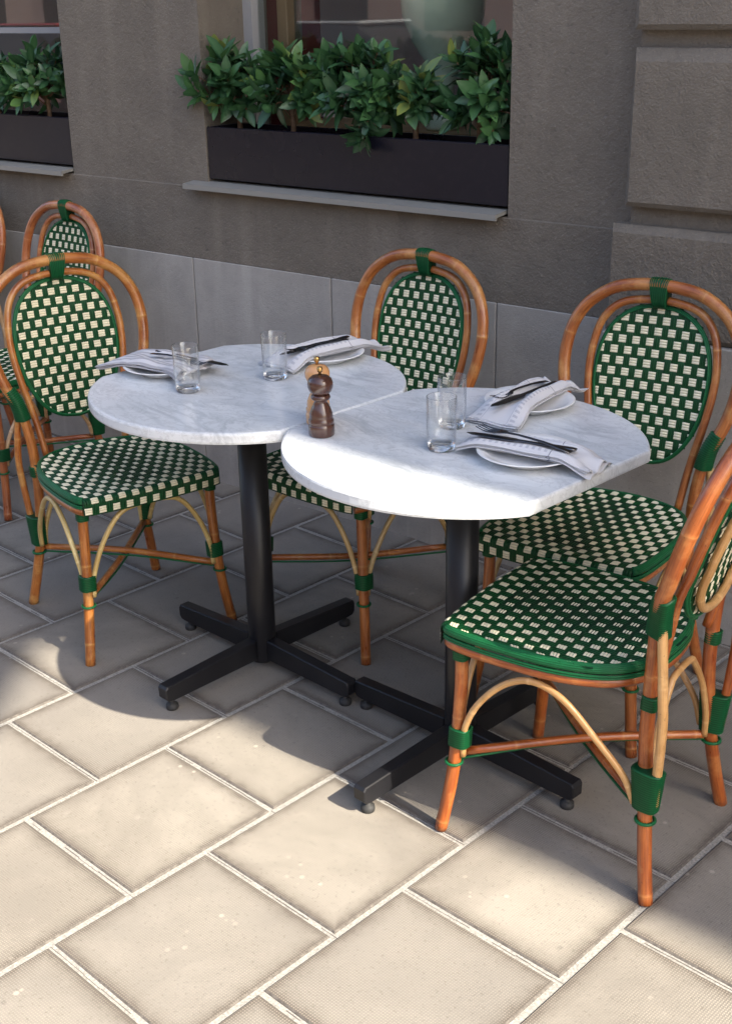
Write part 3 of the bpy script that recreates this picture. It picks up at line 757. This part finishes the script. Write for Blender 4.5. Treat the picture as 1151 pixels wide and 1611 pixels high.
# ---------------------------------------------------------------- tables
TR, TF, TZ, TH = .372, .3185, .750, .027
def make_table():
    root = thing('marble_table', (0, 0, 0), 0, 'table', 'table', 'marble topped cafe tables')
    a0 = math.acos(TF/TR); pts = []
    for c, n in ((math.pi/2, 36), (-math.pi/2, 36)):
        for i in range(n+1):
            a = c+(math.pi/2-a0)*(1-2*i/n)
            pts.append((TR*math.cos(a), TR*math.sin(a)))
    # clean the corners with a small round
    t = MB(); rings = []
    for ins, z in ((.006, TZ-TH), (.0015, TZ-TH+.0015), (0, TZ-TH+.006), (0, TZ-.006), (.0015, TZ-.0018), (.0055, TZ)):
        rings.append([t.v((x*(1-ins/TR), y*(1-ins/TR), z)) for x, y in pts])
    for A, B in zip(rings, rings[1:]):
        for i in range(len(A)): t.f([A[i], A[(i+1) % len(A)], B[(i+1) % len(A)], B[i]], 0, None, False)
    t.f(rings[0][::-1], 0, None, False); t.f(rings[-1], 0, None, False)
    t.build('table_top', M_marble, root)
    c = MB(); lathe(c, [(0, .020), (.033, .020), (.0350, .024), (.0350, TZ-TH-.012), (0, TZ-TH-.012)], 32); c.build('column', M_black, root)
    p = MB(); p.box(-.11, .11, -.11, .11, TZ-TH-.010, TZ-TH-.0005, bev=.002); p.build('mounting_plate', M_black, root)
    for k in range(4):
        rot = Matrix.Rotation(k*math.pi/2, 4, 'Z'); T = lambda p_: tuple(rot @ Vector(p_))
        a = MB()
        # arm: rectangular tube with a rounded, slightly lower nose
        prof = [(.034, .030), (.300, .028), (.314, .030), (.321, .038), (.322, .064), (.317, .071), (.034, .084)]
        L = [(x, z) for x, z in prof]; hw = .0165; b = .0025
        layers = [(-hw, -b), (-hw+b, 0), (hw-b, 0), (hw, -b)]
        rr = []
        for y, inset in layers:
            cx, cz = .18, .057
            rr.append([a.v(T((x+(b if x < cx else -b)*(1 if inset else 0), y, z+(b*.8 if z < cz else -b*.8)*(1 if inset else 0)))) for x, z in L])
        for A, B in zip(rr, rr[1:]):
            for i in range(len(A)): a.f([A[i], A[(i+1) % len(A)], B[(i+1) % len(A)], B[i]], 0, None, False)
        a.f(rr[0][::-1], 0, None, False); a.f(rr[-1], 0, None, False)
        arm = a.build('base_arm', M_black, root)
        f = MB(); q = T((.296, 0, 0)); lathe(f, [(0, 0), (.0145, 0), (.0155, .003), (.0150, .012), (.009, .016), (.006, .018), (.006, .030)], 16, (q[0], q[1], .0)); f.build('foot_pad', M_rubber, arm)
    return root
TL = make_table(); TL.location = (.614, .966, 0)
TL['label'] = 'left marble cafe table with straight cut sides, the one standing entirely in shade'
TB = dup(TL, (1.255, .984, 0), -.015, 'right marble cafe table whose front edge is bright in the sun')

# ---------------------------------------------------------------- things on the tables
M_glass, _, b_ = mat('clear glass', (1, 1, 1), 0.0); b_.inputs['Transmission Weight'].default_value = 1; b_.inputs['IOR'].default_value = 1.45
M_thin = glassmat('thin clear glass', (.99, .995, .995), 1.9)
def tumbler(x, y, label, rz=0):
    q = MB(); lathe(q, [(0, .001), (.024, .0), (.0268, .002), (.0285, .010), (.0300, .04), (.0303, .108), (.0298, .1095), (.0290, .108), (.0287, .045), (.0270, .020), (.022, .0135), (0, .0125)], 40)
    for i, f_ in enumerate(q.F):
        if min(q.V[k][2] for k in f_) >= .0099 and min(math.hypot(q.V[k][0], q.V[k][1]) for k in f_) > .0265: q.M[i] = 1
    o = q.build('glass_tumbler', [M_glass, M_thin]); o.location = (x, y, TZ+.0004); tag(o, label, 'glass', 'clear glass tumblers on the tables'); return o
tumbler(.556, .832, 'clear tumbler on the left table beside the striped napkin')
tumbler(.632, 1.035, 'clear tumbler towards the wall side of the left table, beside the plate with cutlery')
tumbler(1.262, .906, 'front tumbler of the pair on the right table, nearest the fork and the sunlit edge')
tumbler(1.186, 1.028, 'rear tumbler of the pair on the right table, half hidden behind the front one')
def millwood(name, c1, c2):
    m_, nt_, b = mat(name, c1, .22); g = NG(nt_); n = g.noise(g.coord('Object', (1, 1, .15)), 120, 4, .6, .4)
    g.l(g.mix(n, c1, c2), b.inputs['Base Color']); b.inputs['Coat Weight'].default_value = .5; b.inputs['Coat Roughness'].default_value = .1; return m_
M_dkwood = millwood('dark stained beech', (.035, .014, .010), (.085, .035, .022)); M_ltwood = millwood('natural beech', (.50, .25, .10), (.62, .34, .15))
M_brass, _, _ = mat('brass knob', (.55, .33, .12), .25, 1)
def mill(x, y, label, m_):
    root = thing('spice_mill', (x, y, TZ+.0004), 0, label, 'mill', 'wooden spice mills on the tables')
    q = MB(); lathe(q, [(0, 0), (.0255, 0), (.0270, .003), (.0272, .020), (.0262, .024), (.0245, .0255), (.0262, .028), (.0262, .034), (.0240, .037), (.0245, .041), (.0236, .049), (.0185, .062), (.0142, .070), (.0136, .074), (.0185, .077), (.0208, .0815), (.0185, .0865), (.016, .088), (0, .088)], 40); q.build('body', m_, root)
    q = MB(); lathe(q, [(0, .088), (.017, .0885), (.0225, .094), (.0262, .103), (.0262, .112), (.0235, .120), (.017, .126), (.006, .1285), (0, .1285)], 40); q.build('head', m_, root)
    q = MB(); lathe(q, [(0, .128), (.0035, .128), (.003, .133), (.0055, .135), (.0062, .140), (.0055, .1445), (0, .1455)], 16); q.build('knob', M_brass, root)
mill(1.018, .812, 'dark brown pepper mill at the corner where the two tables meet', M_dkwood)
mill(.957, .863, 'light wood salt mill standing hidden behind the dark pepper mill', M_ltwood)
M_china, _, b_ = mat('glazed china', (.80, .80, .79), .16)
PR = .098
def plate(x, y, label):
    q = MB(); lathe(q, [(0, .0035), (.045, .003), (.052, .0), (.058, .0), (.062, .004), (.082, .0135), (PR, .0195), (PR+.0015, .0210), (PR, .0222), (.084, .0175), (.066, .0085), (.055, .0065), (0, .0060)], 56)
    o = q.build('side_plate', M_china); o.location = (x, y, TZ+.0004); tag(o, label, 'plate', 'white side plates under the napkins'); return o
def napkinmat(name, stripe=0):
    m_, nt_, b = mat(name, (.78, .78, .78), .85, 0, .2); g = NG(nt_); t = g.n('TexCoord'); sp = g.n('SeparateXYZ'); g.l(t.outputs['UV'], sp.inputs[0])
    u, v = sp.outputs[0], sp.outputs[1]          # metres along / across
    c = (.60, .60, .615)
    if stripe:
        wv = g.math('SINE', g.math('MULTIPLY', v, 330)); band = g.ramp(wv, [(.15, (0, 0, 0)), (.7, (1, 1, 1))])
        c = g.mix(g.math('MULTIPLY', band, .55), (.62, .61, .62), (.16, .15, .17))
    else:
        # seersucker checks along both long edges and a single thin thread line across
        ck = g.math('GREATER_THAN', g.math('SINE', g.math('MULTIPLY', u, 480)), .1); inb = g.math('GREATER_THAN', g.math('ABSOLUTE', v), .030); inb = g.math('MULTIPLY', inb, g.math('LESS_THAN', g.math('ABSOLUTE', v), .040))
        inb = g.math('MULTIPLY', inb, g.math('LESS_THAN', u, .19))
        c = g.mix(g.math('MULTIPLY', g.math('MULTIPLY', ck, inb), .6), (.60, .60, .615), (.30, .31, .36))
        ln = g.math('LESS_THAN', g.math('ABSOLUTE', g.math('SUBTRACT', u, .197)), .0011)
        ln = g.math('MULTIPLY', ln, g.math('GREATER_THAN', g.math('ABSOLUTE', v), .022))
        c = g.mix(g.math('MULTIPLY', ln, .8), c, (.12, .12, .16))
        l2 = g.math('LESS_THAN', g.math('ABSOLUTE', g.math('SUBTRACT', g.math('ABSOLUTE', v), .0265)), .0007); c = g.mix(g.math('MULTIPLY', l2, .6), c, (.3, .3, .36))
    n = g.noise(g.coord('Object'), 30, 4); g.l(g.mix(g.math('MULTIPLY', n, .2), c, (.48, .48, .52)), b.inputs['Base Color'])
    h = g.math('ADD', g.math('SINE', g.math('MULTIPLY', u, 2400)), g.math('SINE', g.math('MULTIPLY', v, 2400))); g.bump(h, .15, .0004, b); return m_
M_nap = napkinmat('checked napkin linen'); M_naps = napkinmat('striped napkin linen', 1)
def napkin(px, py, ang, L, u0, m_, label, seed, width=.095, wide=1.35, groove=.012, drop_y=None, skew=0, wob=.0012, fan=.35):
    """folded napkin lying over a plate centred (px,py); long axis `ang`; runs from -u0 to L-u0 past the plate centre"""
    rnd = random.Random(seed); ph = [rnd.uniform(0, 6) for _ in range(6)]
    o = MB(); NU, NV = 64, 28
    ca, sa = math.cos(ang), math.sin(ang)
    def sup(u, v):
        d = math.hypot(u, v); h = .0235*(1-max(0, min(1, (d-.090)/.040))**1.0)
        t = max(0, min(1, (d-.092)/.075)); return .0235*(1-.85*t*t*(3-2*t))
    layers = 4
    for k in range(layers):
        inset = [.004, .0, .0025, .001][k]; z0 = .0012+k*.0028
        top = []; bot = []
        for i in range(NU+1):
            f = i/NU; u = -u0+L*f+([0, .004, -.003, .002][k])
            # the pointed near end is a flattened wide flap, the far end is narrow and rolled
            wf = 1+(wide-1)*max(0, 1-f/.32)**1.2 - .10*math.sin(f*math.pi) + fan*.3*max(0, (f-.8)/.2)
            hw = width/2*wf-inset; rt_, rb_ = [], []
            for j in range(NV+1):
                g = j/NV*2-1; v = g*hw+skew*(f-.5)
                fold = groove*(math.exp(-((abs(g)-.62)/.26)**2))*math.sin(math.pi*min(1, max(0, (f-.03)/.9)))**.6*(k/(layers-1))
                z = sup(u, v)+z0+fold+wob*(math.sin(u*55+ph[k])*math.cos(v*60+ph[k+1])+.6*math.sin(u*23+v*90+ph[2]))*(.4+.6*k/3)
                z += .004*max(0, (f-.86)/.14)*math.sin(g*5+ph[3]+k) * (k+1)/2
                edge = abs(g)**10*.0016
                x = u*ca-v*sa; y = u*sa+v*ca
                zt = TZ+max(z-edge, .0015+k*.0011); zb = TZ+max(z-.0022+edge, .0006+k*.0011)
                rt_.append(o.v((px+x, py+y, zt))); rb_.append(o.v((px+x, py+y, zb)))
            top.append(rt_); bot.append(rb_)
        uvf = lambda i, j: (L*i/NU, (j/NV*2-1)*width/2)
        for i in range(NU):
            for j in range(NV):
                uv = [uvf(i, j), uvf(i+1, j), uvf(i+1, j+1), uvf(i, j+1)]
                o.f([top[i][j], top[i+1][j], top[i+1][j+1], top[i][j+1]], 0, uv); o.f([bot[i][j+1], bot[i+1][j+1], bot[i+1][j], bot[i][j]], 0, uv)
            for j in (0, NV): o.f([top[i][j], top[i+1][j], bot[i+1][j], bot[i][j]], 0, [uvf(i, j)]*4)
        for i in (0, NU):
            for j in range(NV): o.f([top[i][j], top[i][j+1], bot[i][j+1], bot[i][j]], 0, [uvf(i, j)]*4)
    ob_ = o.build('cloth_napkin', m_); return tag(ob_, label, 'napkin', 'folded cloth napkins at the place settings')
M_steel, nt_, b_ = mat('dark cutlery steel', (.13, .13, .14), .25, 1)
def cutlery(kind, x, y, z, ang, label, tilt=0, length=None):
    q = MB()
    if kind == 'knife':
        L = length or .225; st = [(0, .0048), (.01, .0062), (.06, .0052), (.11, .0040), (.118, .0055), (.125, .0085), (.19, .0088), (.212, .0068), (.225, .0012)]; st = [(a*L/.225, w_) for a, w_ in st]
        th = [.0042, .0050, .0045, .0036, .0026, .0016, .0013, .0012, .0008]; arch = lambda a: 0
    else:
        L = length or .20; st = [(0, .0060), (.02, .0058), (.06, .0036), (.11, .0030), (.135, .0040), (.146, .0098), (.158, .0115)]; st = [(a*L/.2, w_) for a, w_ in st]
        th = [.0022, .0026, .0028, .0026, .0024, .0018, .0016]; arch = lambda a: .008*math.sin(min(1, a/(.2*L/.2))*math.pi*1.0)-.004+.004*(1-a/L)
    rows = []
    for (a, hw), t in zip(st, th):
        zc = arch(a)
        hw *= 1.3
        rows.append([q.v((a, -hw, zc)), q.v((a, -hw*.6, zc+t/2)), q.v((a, hw*.6, zc+t/2)), q.v((a, hw, zc)), q.v((a, hw*.6, zc-t/2)), q.v((a, -hw*.6, zc-t/2))])
    for A, B in zip(rows, rows[1:]):
        for i in range(6): q.f([A[i], A[(i+1) % 6], B[(i+1) % 6], B[i]])
    q.f(rows[0][::-1]); q.f(rows[-1])
    if kind == 'fork':
        for k in range(4):
            yy = (-.0092+k*.00613)*1.25; a0 = .156*L/.2
            tube(q, [(a0, yy, arch(a0)), (.178*L/.2, yy*1.02, arch(a0)-.002), (L, yy*.98, arch(a0)+.002)], lambda f: .0017-.0007*f, 6, 4)
    o = q.build('table_'+kind, M_steel); o.location = (x, y, TZ+z); o.rotation_euler = (0, tilt, ang)
    return tag(o, label, kind, 'forks and knives laid on the napkins')
# setting of the nearest chair (napkin runs along +X)
PZ = .0405
p1 = (1.430, .966)
plate(*p1, 'white side plate under the napkin nearest the flat cut edge of the right table')
napkin(*p1, R(10), .285, .135, M_nap, 'checked napkin with a rolled end on the right table nearest its flat cut edge', 3, .100, 1.05, .008, fan=.15)
cutlery('knife', 1.530, .983, PZ-.001, R(195.5), 'knife on the napkin nearest the flat edge of the right table', -.012)
cutlery('fork', 1.532, .962, PZ, R(183), 'fork with its tines raised over the napkin nearest the flat edge of the right table', -.035, .212)
# setting in front of the chair by the pilaster
p2 = (1.228, 1.240)
plate(*p2, 'white side plate in front of the chair by the pilaster')
napkin(*p2, R(95), .335, .165, M_nap, 'pointed checked napkin folded open on the wall side of the right table', 5, .105, 1.25, .015, skew=.02)
cutlery('knife', 1.236, 1.325, PZ, R(271), 'knife lying in the fold of the napkin in front of the chair by the pilaster', 0, .235)
cutlery('fork', 1.216, 1.318, PZ, R(268), 'fork lying in the fold of the napkin in front of the chair by the pilaster', 0, .18)
# setting on the left table, wall side
p3 = (.600, 1.232)
plate(*p3, 'white side plate on the wall side of the left table')
napkin(*p3, R(87), .315, .150, M_nap, 'checked napkin with dark cutlery on the wall side of the left table', 8, .105, 1.3, .014, skew=-.02)
cutlery('knife', .594, 1.322, PZ, R(270), 'knife on the napkin at the wall side of the left table', 0, .235)
cutlery('fork', .614, 1.300, PZ, R(262), 'fork on the napkin at the wall side of the left table', 0, .18)
# setting of the golden chair
p4 = (.385, .897)
plate(*p4, 'white side plate hidden under the grey striped napkin')
napkin(*p4, R(12), .262, .155, M_naps, 'grey striped napkin hanging over the left edge of the left table', 11, .155, 1.0, .006, wob=.0032)
cutlery('fork', .345, .892, .041, R(10), 'fork on the grey striped napkin with its tines beside the tumbler', .03, .17)
cutlery('knife', .325, .922, .038, R(11), 'knife on the grey striped napkin at the left end of the left table', .03)
